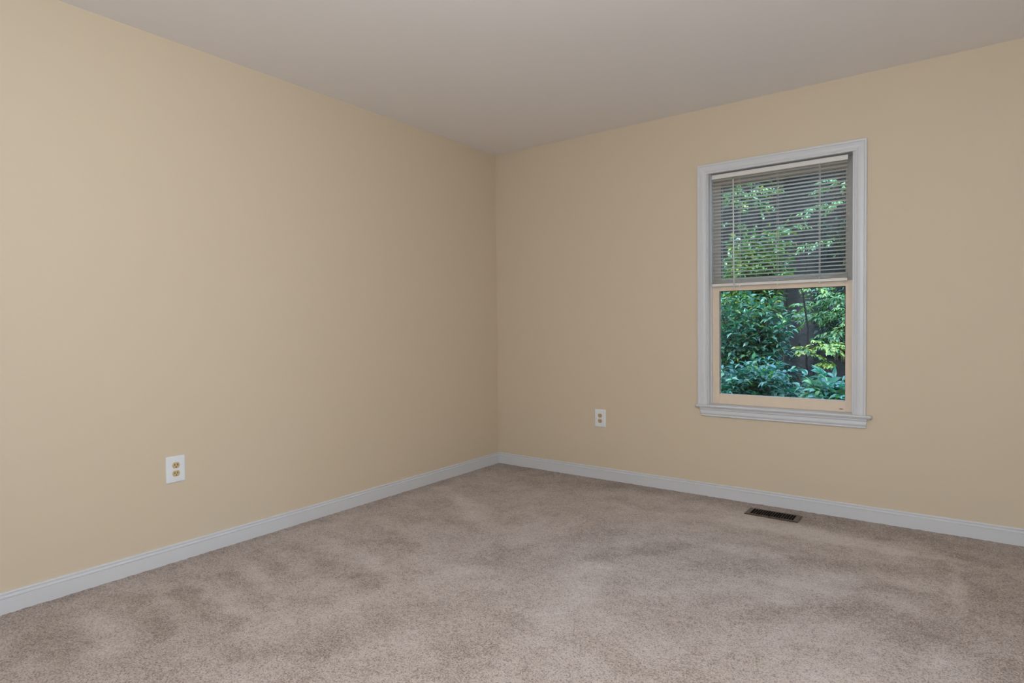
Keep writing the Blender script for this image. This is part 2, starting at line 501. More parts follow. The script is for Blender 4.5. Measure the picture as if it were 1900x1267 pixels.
# ------------------------------------------------------------------ window_1
# casing profile: u = from inner edge outwards, v = thickness off the wall
CW = 0.0590
CSP = [(0, 0), (0, 0.0085), (0.0025, 0.0105), (0.0062, 0.0108), (0.0080, 0.0092), (0.0105, 0.0096), (0.0135, 0.0122), (0.0190, 0.0140),
       (0.0290, 0.0148), (0.0390, 0.0136), (0.0445, 0.0128), (0.0462, 0.0150), (0.0490, 0.0172), (0.0555, 0.0178), (0.0582, 0.0165), (CW, 0.0130), (CW, 0)]
CX0, CX1, CZ1 = JX0 - 0.006, JX1 + 0.010, JZ1 - 0.004       # inner edges of the casing
STOOL = 0.5835
win = tag(empty('window_1', ((JX0 + JX1) / 2, 0, STOOL)), kind='structure',
          label='white cased double hung window above the floor register')
def casing(parent, x0, x1, z0, z1, y, dr):
    """three mitred lengths round an opening on a y-plane; dr=-1 faces -y"""
    o = []
    l = MB().extrude(CSP, (x0, y, z0), (-1, 0, 0), (0, dr, 0), (0, 0, 1), z1 - z0, 0, 1); o.append(l.build('casing', TRIM, parent))
    r = MB().extrude(CSP, (x1, y, z0), (1, 0, 0), (0, dr, 0), (0, 0, 1), z1 - z0, 0, 1); o.append(r.build('casing', TRIM, parent))
    t = MB().extrude(CSP, (x0, y, z1), (0, 0, 1), (0, dr, 0), (1, 0, 0), x1 - x0, -1, 1); o.append(t.build('casing', TRIM, parent))
    return o
casing(win, CX0, CX1, STOOL, CZ1, -0.0005, -1)
# jamb liner: sides and head, 12 cm deep
jm = MB()
jm.box((JX0 - 0.019, 0, JZ0), (JX0, T + 0.01, JZ1 + 0.019))
jm.box((JX1, 0, JZ0), (JX1 + 0.019, T + 0.01, JZ1 + 0.019))
jm.box((JX0, 0, JZ1), (JX1, T + 0.01, JZ1 + 0.019))
jm.build('jamb', TRIM, win)
# inner stop beads that hold the lower sash
sp = MB()
sp.box((JX0, 0.046, STOOL), (JX0 + 0.004, 0.0635, JZ1)).box((JX1 - 0.004, 0.046, STOOL), (JX1, 0.0635, JZ1))
sp.build('stop_bead', TRIM, win)
# stool with rounded nose and horns
SPf = [(0.066, 0), (-0.026, 0), (-0.0315, -0.0015), (-0.0345, -0.0055), (-0.0345, -0.0095), (-0.0315, -0.0130), (-0.0290, -0.0140), (-0.0290, -0.0165), (-0.0250, -0.0185), (0.0, -0.0185), (0.0, -0.0150), (0.066, -0.0150)]
st = MB()
n = len(SPf)
hx0, hx1 = 1.6085, 2.5845
# inner part between the jambs, outer horns in front of the wall
inner = [(0.102, 0), (-0.0005, 0), (-0.0005, -0.0150), (0.102, -0.0150)]
st.extrude(inner, (JX0, 0, STOOL), (0, 1, 0), (0, 0, 1), (1, 0, 0), JX1 - JX0)
outer = [(-0.0005, 0)] + SPf[1:9] + [(-0.0005, -0.0185)]
st.extrude(outer, (hx0 + 0.010, 0, STOOL), (0, 1, 0), (0, 0, 1), (1, 0, 0), hx1 - hx0 - 0.020, 0.0, 0.0)
# rounded horn ends
for sx, x in ((-1, hx0 + 0.010), (1, hx1 - 0.010)):
    vs = []; m = 5
    for j in range(m + 1):
        a = j / m * math.pi / 2
        sh = math.sin(a) * 0.010; sc = math.cos(a)
        for p in outer:
            vs.append((x + sx * sh, p[0] if p[0] > -0.001 else p[0] * (0.35 + 0.65 * sc), STOOL + (p[1] + 0.009) * (0.55 + 0.45 * sc) - 0.009))
    k = len(outer)
    fs = [(j * k + i, j * k + (i + 1) % k, (j + 1) * k + (i + 1) % k, (j + 1) * k + i) for j in range(m) for i in range(k)]
    fs.append(tuple(m * k + i for i in range(k)))
    st.add(vs, fs, True)
st.build('stool', TRIM, win)
# apron: casing stock laid flat, ends cut back
ap = MB()
APP = [(0, 0), (0, 0.0170), (0.0060, 0.0178), (0.0110, 0.0172), (0.0140, 0.0150), (0.0160, 0.0128), (0.0225, 0.0136), (0.0310, 0.0148), (0.0370, 0.0140),
       (0.0405, 0.0122), (0.0430, 0.0096), (0.0460, 0.0094), (0.0480, 0.0108), (0.0520, 0.0106), (0.0550, 0.0080), (0.0550, 0)]
ap.extrude(APP, (1.6365, -0.0005, STOOL - 0.0185), (0, 0, -1), (0, -1, 0), (1, 0, 0), 2.5625 - 1.6365, 0.22, -0.16)
ap.build('apron', TRIM, win)

def sash(parent, name, x0, x1, z0, z1, y0, th, sl, sr, rb, rt, glass_y, paint):
    s = empty(name, ((x0 + x1) / 2, y0 + th / 2, z0), parent)
    f = MB()
    gx0, gx1, gz0, gz1 = x0 + sl, x1 - sr, z0 + rb, z1 - rt
    b = 0.0016
    f.box((x0, y0, z0), (gx0, y0 + th, z1), b).box((gx1, y0, z0), (x1, y0 + th, z1), b)
    f.box((gx0 - 0.0004, y0 + 0.0004, z0), (gx1 + 0.0004, y0 + th, gz0), b).box((gx0 - 0.0004, y0 + 0.0004, gz1), (gx1 + 0.0004, y0 + th, z1), b)
    # sloped glazing bead between the frame face and the glass
    d = glass_y - y0 - 0.003; w = 0.008
    A = [(gx0, gz0), (gx1, gz0), (gx1, gz1), (gx0, gz1)]
    B = [(gx0 + w, gz0 + w), (gx1 - w, gz0 + w), (gx1 - w, gz1 - w), (gx0 + w, gz1 - w)]
    f.build('sash_frame', paint, s)
    q, q0 = MB(), MB()
    w = 0.0035
    q_all = q
    for e, ((ax, az), (bx, bz)) in enumerate(zip(A, A[1:] + A[:1])):
        q = q0 if e == 0 else q_all
        ux, uz = (1 if bx > ax else -1 if bx < ax else 0), (1 if bz > az else -1 if bz < az else 0)
        nx, nz = -uz, ux
        q.add([(ax, glass_y - 0.004, az), (bx, glass_y - 0.004, bz), (bx + nx * w - ux * w, glass_y - 0.001, bz + nz * w - uz * w), (ax + nx * w + ux * w, glass_y - 0.001, az + nz * w + uz * w),
               (ax, glass_y + 0.002, az), (bx, glass_y + 0.002, bz), (bx + nx * w - ux * w, glass_y + 0.002, bz + nz * w - uz * w), (ax + nx * w + ux * w, glass_y + 0.002, az + nz * w + uz * w)],
              [(0, 1, 2, 3), (4, 5, 6, 7), (0, 1, 5, 4), (3, 2, 6, 7)])
    q_all.build('glazing_shade_strip', GLAZING_SHADE, s)  # top and sides dark: their shadow is in the colour
    q0.build('lit_glazing_bead', TRIM, s)  # bottom edge pale: the light on it is in the colour
    g = MB().box((gx0 - 0.004, glass_y, gz0 - 0.004), (gx1 + 0.004, glass_y + 0.003, gz1 + 0.004))
    g.build('glass_pane', GLASS, s)
    return s
lower = sash(win, 'lower_sash', JX0 + 0.001, JX1 - 0.001, STOOL + 0.0002, 1.331, 0.065, 0.034, 0.0455, 0.0415, 0.0625, 0.0325, 0.080, SASH)
upper = sash(win, 'upper_sash', JX0 + 0.001, JX1 - 0.001, 1.300, JZ1 - 0.001, 0.1015, 0.034, 0.0455, 0.0475, 0.072, 0.062, 0.116, SASH_SHADED)
# a chipped spot of bare wood low on the right of the bottom rail
ch = MB()
pts = [(2.425 + 0.012 * math.cos(a) * (1 + 0.25 * math.sin(3 * a)), 0.0643, 0.6005 + 0.0028 * math.sin(a)) for a in [i * math.pi / 6 for i in range(12)]]
ch.add(pts + [(p[0], 0.0652, p[2]) for p in pts], [tuple(range(12)), tuple(range(12, 24))] + [(i, (i + 1) % 12, 12 + (i + 1) % 12, 12 + i) for i in range(12)])
ch.build('wood_chip', CHIP, lower)
# outside brickmould + sill
om = MB()
om.box((JX0 - 0.075, T - 0.002, JZ0 - 0.05), (JX0 - 0.0, T + 0.03, JZ1 + 0.075)).box((JX1, T - 0.002, JZ0 - 0.05), (JX1 + 0.075, T + 0.03, JZ1 + 0.075))
om.box((JX0, T - 0.002, JZ1), (JX1, T + 0.03, JZ1 + 0.075))
om.box((JX0 - 0.09, 0.067, JZ0 - 0.03), (JX1 + 0.09, T + 0.07, JZ0 + 0.004))
om.build('outer_frame', SIDING, win)

# ------------------------------------------------------------------ mini blind
BX0, BX1 = 1.701, 2.459
BYF, BYB = 0.030, 0.055
BTOP = 2.0268
blind = tag(empty('mini_blind', ((BX0 + BX1) / 2, 0.042, BTOP)), cat='blind',
            label='off-white horizontal mini blind lowered halfway inside the window frame')
hr = MB().box((BX0, BYF, BTOP - 0.0255), (BX1, BYB, BTOP), 0.0022)
hr.box((BX0 + 0.001, BYF + 0.002, BTOP - 0.0275), (BX1 - 0.001, BYB - 0.002, BTOP - 0.0250))
hr.build('headrail', BLIND, blind)
RAILT = 1.3435
def slat_mesh():
    mb = MB()
    w = 0.0245; th = 0.00035; tilt = math.radians(11); crown = 0.0014
    hl = (BX1 - BX0) / 2 - 0.001
    prof = []
    N = 6
    for i in range(N + 1):
        s = -w / 2 + w * i / N
        c = crown * (1 - (2 * s / w) ** 2)
        prof.append((s, c))
    rows = []
    for side in (1, -1):
        for s, c in (prof if side == 1 else prof[::-1]):
            y = s * math.cos(tilt) + (c + side * th / 2) * math.sin(tilt)
            z = -s * math.sin(tilt) + (c + side * th / 2) * math.cos(tilt)
            rows.append((y, z))
    n = len(rows)
    # clipped corners: ends shrink a little at the edges
    vs = []
    for sx in (-1, 1):
        for i, (y, z) in enumerate(rows):
            k = abs((i if i <= N else n - 1 - i) - N / 2) / (N / 2)
            vs.append((sx * (hl - (0.004 * max(0, k - 0.5) * 2)), y, z))
    fs = [(i, (i + 1) % n, n + (i + 1) % n, n + i) for i in range(n)] + [tuple(range(n)), tuple(range(n, 2 * n))]
    mb.add(vs, fs, False)
    o = mb.build('slat', SLATM, None)
    return o
slat0 = slat_mesh()
slat0.parent = blind
PITCH_S = 0.0213
zs_ = []
z = BTOP - 0.0255 - 0.0105
while z > RAILT + 0.028:
    zs_.append(z); z -= PITCH_S
zs_ += [RAILT + 0.0215, RAILT + 0.0135, RAILT + 0.0065]
for i, z in enumerate(zs_):
    o = slat0 if i == 0 else slat0.copy()
    if i: C.objects.link(o); o.parent = blind
    o.location = (0, 0, z - BTOP)
br = MB().box((BX0 + 0.0005, BYF + 0.001, RAILT - 0.0165), (BX1 - 0.0005, BYB - 0.001, RAILT), 0.0025)
br.box((BX0 + 0.001, BYF - 0.0002, RAILT - 0.0062), (BX1 - 0.001, BYF + 0.004, RAILT - 0.0022), 0.0008)
rail = br.build('bottom_rail', BLIND, blind)
for x in (1.872, 2.092, 2.318):
    c = MB()
    for y in (BYF - 0.0012, BYB + 0.0012):
        c.tube([(x - 0.003, y, BTOP - 0.027), (x - 0.003, y, RAILT - 0.003)], 0.0008 if x < 2.2 else 0.0013, 5)
    c.tube([(x + 0.004, BYF - 0.0012, BTOP - 0.027), (x + 0.004, BYF - 0.0012, RAILT + 0.003)], 0.0006, 5)
    for z in zs_: c.tube([(x - 0.003, BYF - 0.001, z - 0.002), (x - 0.003, BYB + 0.001, z - 0.003)], 0.0004, 4)
    c.build('ladder_cord', CORD, blind)
    k = MB().lathe([(0.0015, 0.0005), (0.0042, 0.0), (0.0045, -0.006), (0.003, -0.009), (0.001, -0.0095)], (x, (BYF + BYB) / 2 - 0.0085, RAILT - 0.0165), seg=12)
    k.lathe([(0.001, 0.0), (0.0038, 0.001), (0.0042, 0.004), (0.002, 0.006)], (x - 0.001, BYF - 0.002, RAILT + 0.004), seg=10)
    k.build('cord_button', CORD, blind)
w = MB()
wx, wy = 1.8375, BYF - 0.012
w.tube([(wx, wy, BTOP - 0.045), (wx + 0.002, wy, 1.6), (wx + 0.0045, wy, 1.3105)], [0.0044, 0.0044, 0.0044], 6)
w.lathe([(0.0036, 0), (0.0045, -0.002), (0.0045, -0.007), (0.002, -0.010)], (wx + 0.0045, wy, 1.3115), seg=10)
wd = w.build('tilt_wand', WAND, blind)
MB().tube([(wx, wy, BTOP - 0.043), (wx, wy + 0.002, BTOP - 0.033), (wx, BYF + 0.004, BTOP - 0.024)], 0.0018, 6).build('wand_hook', METAL, wd)

# ------------------------------------------------------------------ outlets
def outlet(name, loc, nrm, w, h, label):
    """nrm: 'x' faces +x (left wall), 'y' faces -y (back wall)"""
    root = tag(empty(name, loc), label=label, cat='outlet', group='duplex outlets on the walls')
    def P(u, d, z):
        return (loc[0] + d, loc[1] + u, loc[2] + z) if nrm == 'x' else (loc[0] + u, loc[1] - d, loc[2] + z)
    # plate with stepped rounded rim
    pm = MB()
    rings = [(0, 0.0), (0, 0.0022), (0.0016, 0.0042), (0.0040, 0.0054), (0.0100, 0.0060)]
    def rr(inset, r):
        hw, hh = w / 2 - inset, h / 2 - inset
        out = []
        for cx, cz, a0 in ((hw - r, hh - r, 0), (-hw + r, hh - r, 90), (-hw + r, -hh + r, 180), (hw - r, -hh + r, 270)):
            for k in range(5):
                a = math.radians(a0 + 90 * k / 4)
                out.append((cx + r * math.cos(a), cz + r * math.sin(a)))
        return out
    vs = []
    for ins, d in rings:
        vs += [P(a, d, b) for a, b in rr(ins, max(0.0012, 0.004 - ins * 0.3))]
    k = 20
    fs = [(j * k + i, j * k + (i + 1) % k, (j + 1) * k + (i + 1) % k, (j + 1) * k + i) for j in range(len(rings) - 1) for i in range(k)]
    fs.append(tuple((len(rings) - 1) * k + i for i in range(k)))
    fs.append(tuple(range(k)))
    pm.add(vs, fs)
    pm.build('cover_plate', PLATE, root)
    for cz in (0.0192, -0.0192):
        so = MB()
        pr = []
        R_, flat = 0.0168, 0.0138
        for i in range(28):
            a = 2 * math.pi * i / 28
            pr.append((R_ * math.cos(a), max(-flat, min(flat, R_ * math.sin(a)))))
        vs = [P(a, 0.0058, cz + b) for a, b in pr] + [P(a, 0.0074, cz + b) for a, b in pr] + [P(a * 0.93, 0.0082, cz + b * 0.93) for a, b in pr]
        n = 28
        fs = [(j * n + i, j * n + (i + 1) % n, (j + 1) * n + (i + 1) % n, (j + 1) * n + i) for j in range(2) for i in range(n)] + [tuple(2 * n + i for i in range(n))]
        so.add(vs, fs)
        s = so.build('receptacle', BRASS, root)
        sl = MB()
        sg = 1 if nrm == 'y' else -1
        for u, hh in ((-0.0063 * sg, 0.0046), (0.0063 * sg, 0.0038)):
            a = P(u - 0.0014, 0.0080, cz + 0.0030 - hh); b = P(u + 0.0014, 0.0084, cz + 0.0030 + hh)
            sl.box(a, b)
        g = [(0.0027 * math.cos(t), max(-0.0026, -0.0075 + 0.0 + 0.0027 * math.sin(t) + 0.0075) - 0.0078) for t in [2 * math.pi * i / 12 for i in range(12)]]
        vs = [P(a, 0.0080, cz + b) for a, b in g] + [P(a, 0.0084, cz + b) for a, b in g]
        sl.add(vs, [tuple(range(12)), tuple(range(12, 24))] + [(i, (i + 1) % 12, 12 + (i + 1) % 12, 12 + i) for i in range(12)])
        sl.build('socket_slot', SLOT, s)
    sc = MB()
    pr = [(0.0031 * math.cos(2 * math.pi * i / 14), 0.0031 * math.sin(2 * math.pi * i / 14)) for i in range(14)]
    vs = [P(a, 0.0056, b) for a, b in pr] + [P(a, 0.0066, b) for a, b in pr] + [P(a * 0.7, 0.0071, b * 0.7) for a, b in pr]
    sc.add(vs, [(j * 14 + i, j * 14 + (i + 1) % 14, (j + 1) * 14 + (i + 1) % 14, (j + 1) * 14 + i) for j in range(2) for i in range(14)] + [tuple(28 + i for i in range(14))])
    sc.build('screw', PLATE, root)
    return root
outlet('wall_outlet', (0.0, -2.478, 0.4355), 'x', 0.0865, 0.1245, 'large white plate with tan duplex outlet on the left wall')
outlet('wall_outlet', (0.9185, 0.0, 0.4325), 'y', 0.0855, 0.1245, 'white plate with tan duplex outlet on the wall left of the window')

# ------------------------------------------------------------------ floor register
def register():
    x0, x1, y0, y1 = 1.976, 2.2605, -0.2515, -0.1205
    zt = 0.0072
    root = tag(empty('floor_register', ((x0 + x1) / 2, (y0 + y1) / 2, 0.0)), cat='floor vent',
               label='brown metal floor register with dark louvre slots in the carpet below the window')
    ix0, ix1, iy0, iy1 = x0 + 0.027, x1 - 0.027, y0 + 0.014, y1 - 0.013
    fr = MB()
    O = [(x0, y0), (x1, y0), (x1, y1), (x0, y1)]
    A = [(x0 + .006, y0 + .006), (x1 - .006, y0 + .006), (x1 - .006, y1 - .006), (x0 + .006, y1 - .006)]
    I = [(ix0, iy0), (ix1, iy0), (ix1, iy1), (ix0, iy1)]
    vs = [(a, b, 0.001) for a, b in O] + [(a, b, 0.0050) for a, b in O] + [(a, b, zt) for a, b in A] + [(a, b, zt) for a, b in I] + [(a, b, 0.003) for a, b in I]
    fs = [(j * 4 + i, j * 4 + (i + 1) % 4, (j + 1) * 4 + (i + 1) % 4, (j + 1) * 4 + i) for j in range(4) for i in range(4)]
    fr.add(vs, fs)
    fr.build('face_frame', BRONZE, root)
    MB().box((ix0 - 0.002, iy0 - 0.002, 0.0016), (ix1 + 0.002, iy1 + 0.002, 0.0028)).build('duct_shade', BLACK, root)  # black sheet standing in for the shade inside the duct
    nf = 16
    fin = MB().box((-0.0008, iy0 - 0.001 - (y0 + y1) / 2, 0.0032), (0.0008, iy1 + 0.001 - (y0 + y1) / 2, zt - 0.0006)).build('louvre', BRONZE, None)
    fin.parent = root
    for i in range(nf):
        o = fin if i == 0 else fin.copy()
        if i: C.objects.link(o); o.parent = root
        o.location = (ix0 + (i + 1) * (ix1 - ix0) / (nf + 1) - (x0 + x1) / 2, 0, 0)
register()

# ------------------------------------------------------------------ things behind the camera (light and reflections come from them)
d1 = tag(empty('door_1', (DX0, FY, 0)), kind='structure')
casing(d1, DX0, DX1, 0.0, DZ, FY + 0.0005, 1)
dj = MB().box((DX0, FY - T, 0), (DX0 + 0.018, FY, DZ)).box((DX1 - 0.018, FY - T, 0), (DX1, FY, DZ)).box((DX0, FY - T, DZ - 0.018), (DX1, FY, DZ))
dj.build('door_frame', TRIM, d1)
slab = MB().box((DX0 - 0.010, FY + 0.03, 0.012), (DX0 + 0.025, FY + 0.77, 2.0), 0.002)
for (za, zb) in ((0.2, 0.9), (1.05, 1.85)):
    for (ya, yb) in ((0.12, 0.35), (0.45, 0.68)):
        slab.box((DX0 + 0.025, FY + ya, za), (DX0 + 0.029, FY + yb, zb), 0.0015)
sl = slab.build('door_panel', TRIM, d1)
kn = MB()
kn.tube([(DX0 + 0.02, FY + 0.70, 0.95), (DX0 + 0.07, FY + 0.70, 0.95)], [0.012, 0.01], 12)
kn.tube([(DX0 + 0.065, FY + 0.70, 0.95), (DX0 + 0.075, FY + 0.70, 0.95), (DX0 + 0.09, FY + 0.70, 0.95), (DX0 + 0.1, FY + 0.70, 0.95)], [0.018, 0.027, 0.027, 0.014], 16)
kn.build('door_knob', METAL, sl)

lamp = tag(empty('fill_ceiling_lamp', FILL_LAMP), cat='ceiling light', label='added unseen ceiling light with a lit glass bowl, filling the room')  # unseen lamp added to fill the room with light
MB().lathe([(0.15, 0), (0.155, -0.01), (0.15, -0.025), (0.02, -0.03)], FILL_LAMP, seg=40).build('fill_lamp_canopy', METAL, lamp)
MB().lathe([(0.142, -0.024), (0.148, -0.045), (0.135, -0.080), (0.10, -0.105), (0.05, -0.118), (0.004, -0.122)], FILL_LAMP, seg=40).build('fill_lamp_bowl', FILL_BOWL, lamp)

# ------------------------------------------------------------------ outdoors
GZ = -0.35
def ground():
    nx, ny = 60, 60
    xs = np.linspace(-14, 14, nx); ys = np.linspace(0.16, 26, ny)
    X, Y = np.meshgrid(xs, ys)
    t = np.clip((Y - 6.5) / 13.0, 0, 1)
    Z = GZ + 9.5 * t * t * (3 - 2 * t) + 0.06 * np.sin(X * 2.1 + Y) * np.cos(Y * 1.7) * (Y > 0.6)
    v = np.stack([X, Y, Z], -1).reshape(-1, 3)
    i = np.arange(ny - 1)[:, None] * nx + np.arange(nx - 1)[None, :]
    f = np.stack([i, i + 1, i + nx + 1, i + nx], -1).reshape(-1, 4)
    me = bpy.data.meshes.new('ground')
    me.from_pydata(v.tolist(), [], f.tolist())
    me.polygons.foreach_set('use_smooth', [True] * len(me.polygons))
    me.materials.append(SOIL)
    o = bpy.data.objects.new('ground', me)
    C.objects.link(o)
    return structure(o)
ground()
def gz(x, y):
    t = min(1, max(0, (y - 6.5) / 13.0))
    return GZ + 9.5 * t * t * (3 - 2 * t)

# leaf outlines: stations along the midrib (x, half width, rise)
LEAF = {
    'ovate': ([(0.0, 0.0), (0.16, 0.13), (0.38, 0.215), (0.62, 0.17), (0.84, 0.07), (1.0, 0.0)]),
    'lance': ([(0.0, 0.0), (0.16, 0.085), (0.40, 0.135), (0.66, 0.105), (0.86, 0.04), (1.0, 0.0)]),
    'round': ([(0.0, 0.0), (0.14, 0.20), (0.40, 0.30), (0.66, 0.24), (0.86, 0.10), (1.0, 0.0)]),
}
def leaf_template(kind, fold=0.35, arch=0.22):
    st = LEAF[kind]
    vs = []; fs = []
    n = len(st)
    for i, (x, hw) in enumerate(st):
        z = arch * (x - 0.0) * (0.55 - x) * 1.6
        vs.append((x, 0, z))
    mid = list(range(n))
    for sgn in (1, -1):
        side = [0]
        for i in range(1, n - 1):
            x, hw = st[i]
            z = vs[i][2] + hw * fold
            side.append(len(vs)); vs.append((x - hw * 0.25 * 0, sgn * hw, z))
        side.append(n - 1)
        for i in range(n - 1):
            q = [mid[i], mid[i + 1], side[i + 1], side[i]]
            q2 = []
            for a in q:
                if a not in q2: q2.append(a)
            fs.append(q2 if sgn < 0 else q2[::-1])
    return np.array(vs), fs

def unit(a):
    return a / (np.linalg.norm(a, axis=-1, keepdims=True) + 1e-9)

def foliage(name, leaves, kind, material, parent, rng, fold=0.35, arch=0.22):
    """leaves: list of (pos, dir, up, length)"""
    tv, tf = leaf_template(kind, fold, arch)
    P = np.array([l[0] for l in leaves]); D = unit(np.array([l[1] for l in leaves])); U = np.array([l[2] for l in leaves]); S = np.array([l[3] for l in leaves])
    Yv = unit(np.cross(U, D)); Zv = np.cross(D, Yv)
    bend = rng.uniform(0.4, 1.9, len(leaves)); wid = rng.uniform(0.85, 1.15, len(leaves))
    off = np.array(world_loc(parent))
    V = P[:, None, :] - off + S[:, None, None] * (tv[None, :, 0, None] * D[:, None, :] + (tv[None, :, 1] * wid[:, None])[:, :, None] * Yv[:, None, :] + (tv[None, :, 2] * bend[:, None])[:, :, None] * Zv[:, None, :])
    k = len(tv)
    V = V.reshape(-1, 3)
    F = []
    for i in range(len(leaves)):
        b = i * k
        for f in tf: F.append([b + a for a in f])
    me = bpy.data.meshes.new(name)
    me.from_pydata(V.tolist(), [], F)
    me.polygons.foreach_set('use_smooth', [True] * len(me.polygons))
    me.materials.append(material)
    o = bpy.data.objects.new(name, me)
    C.objects.link(o); o.parent = parent
    return o

def curve(a, b, rise, n=9, wob=0.0, rng=None):
    """arching path from a to b: leaves a upwards"""
    a, b = np.array(a, float), np.array(b, float)
    c = a * 0.55 + b * 0.45 + np.array([0, 0, rise])
    t = np.linspace(0, 1, n)[:, None]
    p = (1 - t) ** 2 * a + 2 * t * (1 - t) * c + t ** 2 * b
    if wob and rng is not None: p[1:-1] += rng.normal(0, wob, p[1:-1].shape)
    return p

def leafy_twig(p, d, length, leaves, rng, L, step, droop=0.25, stems=None, rad=0.0018, spread=0.75, flat=0.0):
    """opposite leaves down a twig, one at its end"""
    p = np.array(p, float); d = unit(np.array(d, float))
    n = max(2, int(length / step))
    pts = [p.copy()]
    for i in range(n):
        d = unit(d + np.array([0, 0, -droop / n]) + rng.normal(0, 0.06, 3))
        p = p + d * step
        pts.append(p.copy())
        side = unit(np.cross(d, np.array([0, 0, 1.0])))
        if flat < 0.5 and i % 2: 
            side = unit(side + np.cross(side, d) * rng.uniform(-0.9, 0.9))
        for sg in (1, -1):
            dd = d * rng.uniform(0.35, 0.8) + side * sg * spread + np.array([0, 0, rng.uniform(-0.45, 0.12)])
            up = np.array([0, 0, 1.0]) + rng.normal(0, 0.32, 3)
            leaves.append((p, dd, up, L * rng.uniform(0.6, 1.12) * (0.75 + 0.25 * min(1, (n - i) / 3))))
    leaves.append((p, d + np.array([0, 0, -0.2]), np.array([0, 0, 1.0]) + rng.normal(0, 0.2, 3), L * rng.uniform(0.6, 0.9)))
    if stems is not None: stems.append((pts, rad))
    return pts

def shrub(name, label, base, tips, material, seed, L=0.085, step=0.045, kind='ovate', twig=(0.14, 0.30), twigs=12, start=0.35, cat='shrub', group=None, rise=0.35, droop=0.3, bark=None, fold=0.35):
    rng = np.random.default_rng(seed)
    root = tag(empty(name, base), label=label, cat=cat, group=group)
    leaves, stems = [], []
    sm = MB()
    for tip in tips:
        b = np.array(base) + np.array([rng.uniform(-0.12, 0.12), rng.uniform(-0.08, 0.08), -0.02])
        path = curve(b, tip, rise, 10, 0.012, rng)
        sm.tube(path, list(np.linspace(0.010, 0.003, len(path))), 5)
        az = rng.uniform(0, 6.28)
        for i in range(twigs):
            t = start + (1 - start) * (i + 0.5) / twigs
            f = t * (len(path) - 1); j = min(len(path) - 2, int(f)); p = path[j] + (path[j + 1] - path[j]) * (f - j)
            pd = unit(path[j + 1] - path[j])
            az += 2.4
            o = np.array([math.cos(az), math.sin(az), 0.0])
            d = o * 0.9 + pd * 0.55 + np.array([0, 0, rng.uniform(0.0, 0.35)])
            leafy_twig(p, d, rng.uniform(*twig) * (1.15 - 0.5 * t), leaves, rng, L, step, droop, stems)
        leafy_twig(path[-1], path[-1] - path[-2], 0.16, leaves, rng, L, step, 0.1, stems)
    for pts, r in stems: sm.tube(pts, r, 4, False)
    sm.build('stems', bark or TWIG, root, recalc=False)
    foliage('foliage', leaves, kind, material, root, rng, fold)
    return root

def tree(name, label, base, trunk_top, trunk_r, limbs, material, seed, L=0.06, step=0.035, kind='lance', spray=0.45, nsub=9, cat='tree', group=None, crown=None):
    """trunk, limbs reaching to given ends, flat leafy sprays at the limb ends"""
    rng = np.random.default_rng(seed)
    root = tag(empty(name, base), label=label, cat=cat, group=group)
    tk = MB()
    path = curve(np.array(base) + np.array([0, 0, -0.1]), trunk_top, 0.0, 9, 0.015, rng)
    tk.tube(path, list(np.linspace(trunk_r, trunk_r * 0.45, len(path))), 10)
    tk.build('trunk', BARK, root, recalc=False)
    br = MB(); leaves = []; stems = []
    for (h, end, rad, ns) in limbs:
        f = h * (len(path) - 1); j = min(len(path) - 2, int(f)); p = path[j] + (path[j + 1] - path[j]) * (f - j)
        lp = curve(p, end, 0.18, 9, 0.02, rng)
        br.tube(lp, list(np.linspace(max(0.008, trunk_r * 0.28), 0.004, len(lp))), 6)
        out = unit(lp[-1] - lp[-3])
        for k in range(ns):
            t = 1 - rad * 1.1 / max(0.3, np.linalg.norm(lp[-1] - lp[0])) * (k + 0.3) / ns
            t = max(0.15, t)
            f = t * (len(lp) - 1); j = min(len(lp) - 2, int(f)); q = lp[j] + (lp[j + 1] - lp[j]) * (f - j)
            pd = unit(lp[j + 1] - lp[j])
            sd = unit(np.cross(pd, np.array([0, 0, 1.0]))) * (1 if k % 2 else -1)
            d = pd * rng.uniform(0.3, 0.9) + sd * rng.uniform(0.5, 1.0) + np.array([0, 0, rng.uniform(-0.22, 0.18)])
            ln = rad * rng.uniform(0.5, 1.05)
            tp = leafy_twig(q, d, ln, leaves, rng, L, step, 0.28, stems, flat=1.0)
            for kk in range(2):
                q2 = tp[min(len(tp) - 1, int(len(tp) * rng.uniform(0.25, 0.75)))]
                leafy_twig(q2, d + rng.normal(0, 0.55, 3) * np.array([1, 1, 0.3]), ln * 0.45, leaves, rng, L, step, 0.28, stems, flat=1.0)
    for pts, r in stems: br.tube(pts, r, 4, False)
    br.build('branches', BARK, root, recalc=False)
    if leaves: foliage('foliage', leaves, kind, material, root, rng, 0.25)
    return root

TEAL = leaf_mat('teal_leaf', [(0.0, (0.050, 0.115, 0.092)), (0.5, (0.085, 0.175, 0.135)), (0.85, (0.14, 0.25, 0.165)), (1.0, (0.20, 0.33, 0.12))], 0.26, 0.26, 0.9)
PALETEAL = leaf_mat('pale_teal_leaf', [(0.0, (0.085, 0.175, 0.135)), (0.5, (0.14, 0.26, 0.19)), (0.8, (0.20, 0.33, 0.23)), (1.0, (0.24, 0.38, 0.12))], 0.26, 0.28, 0.9)
DEEP = leaf_mat('deep_green_leaf', [(0.0, (0.036, 0.090, 0.070)), (0.6, (0.065, 0.145, 0.105)), (0.90, (0.10, 0.20, 0.11)), (1.0, (0.22, 0.28, 0.07))], 0.22, 0.24, 0.9)
BRIGHT = leaf_mat('bright_leaf', [(0.0, (0.05, 0.120, 0.060)), (0.5, (0.085, 0.175, 0.060)), (0.8, (0.15, 0.235, 0.065)), (1.0, (0.26, 0.30, 0.08))], 0.22, 0.22, 1.0)
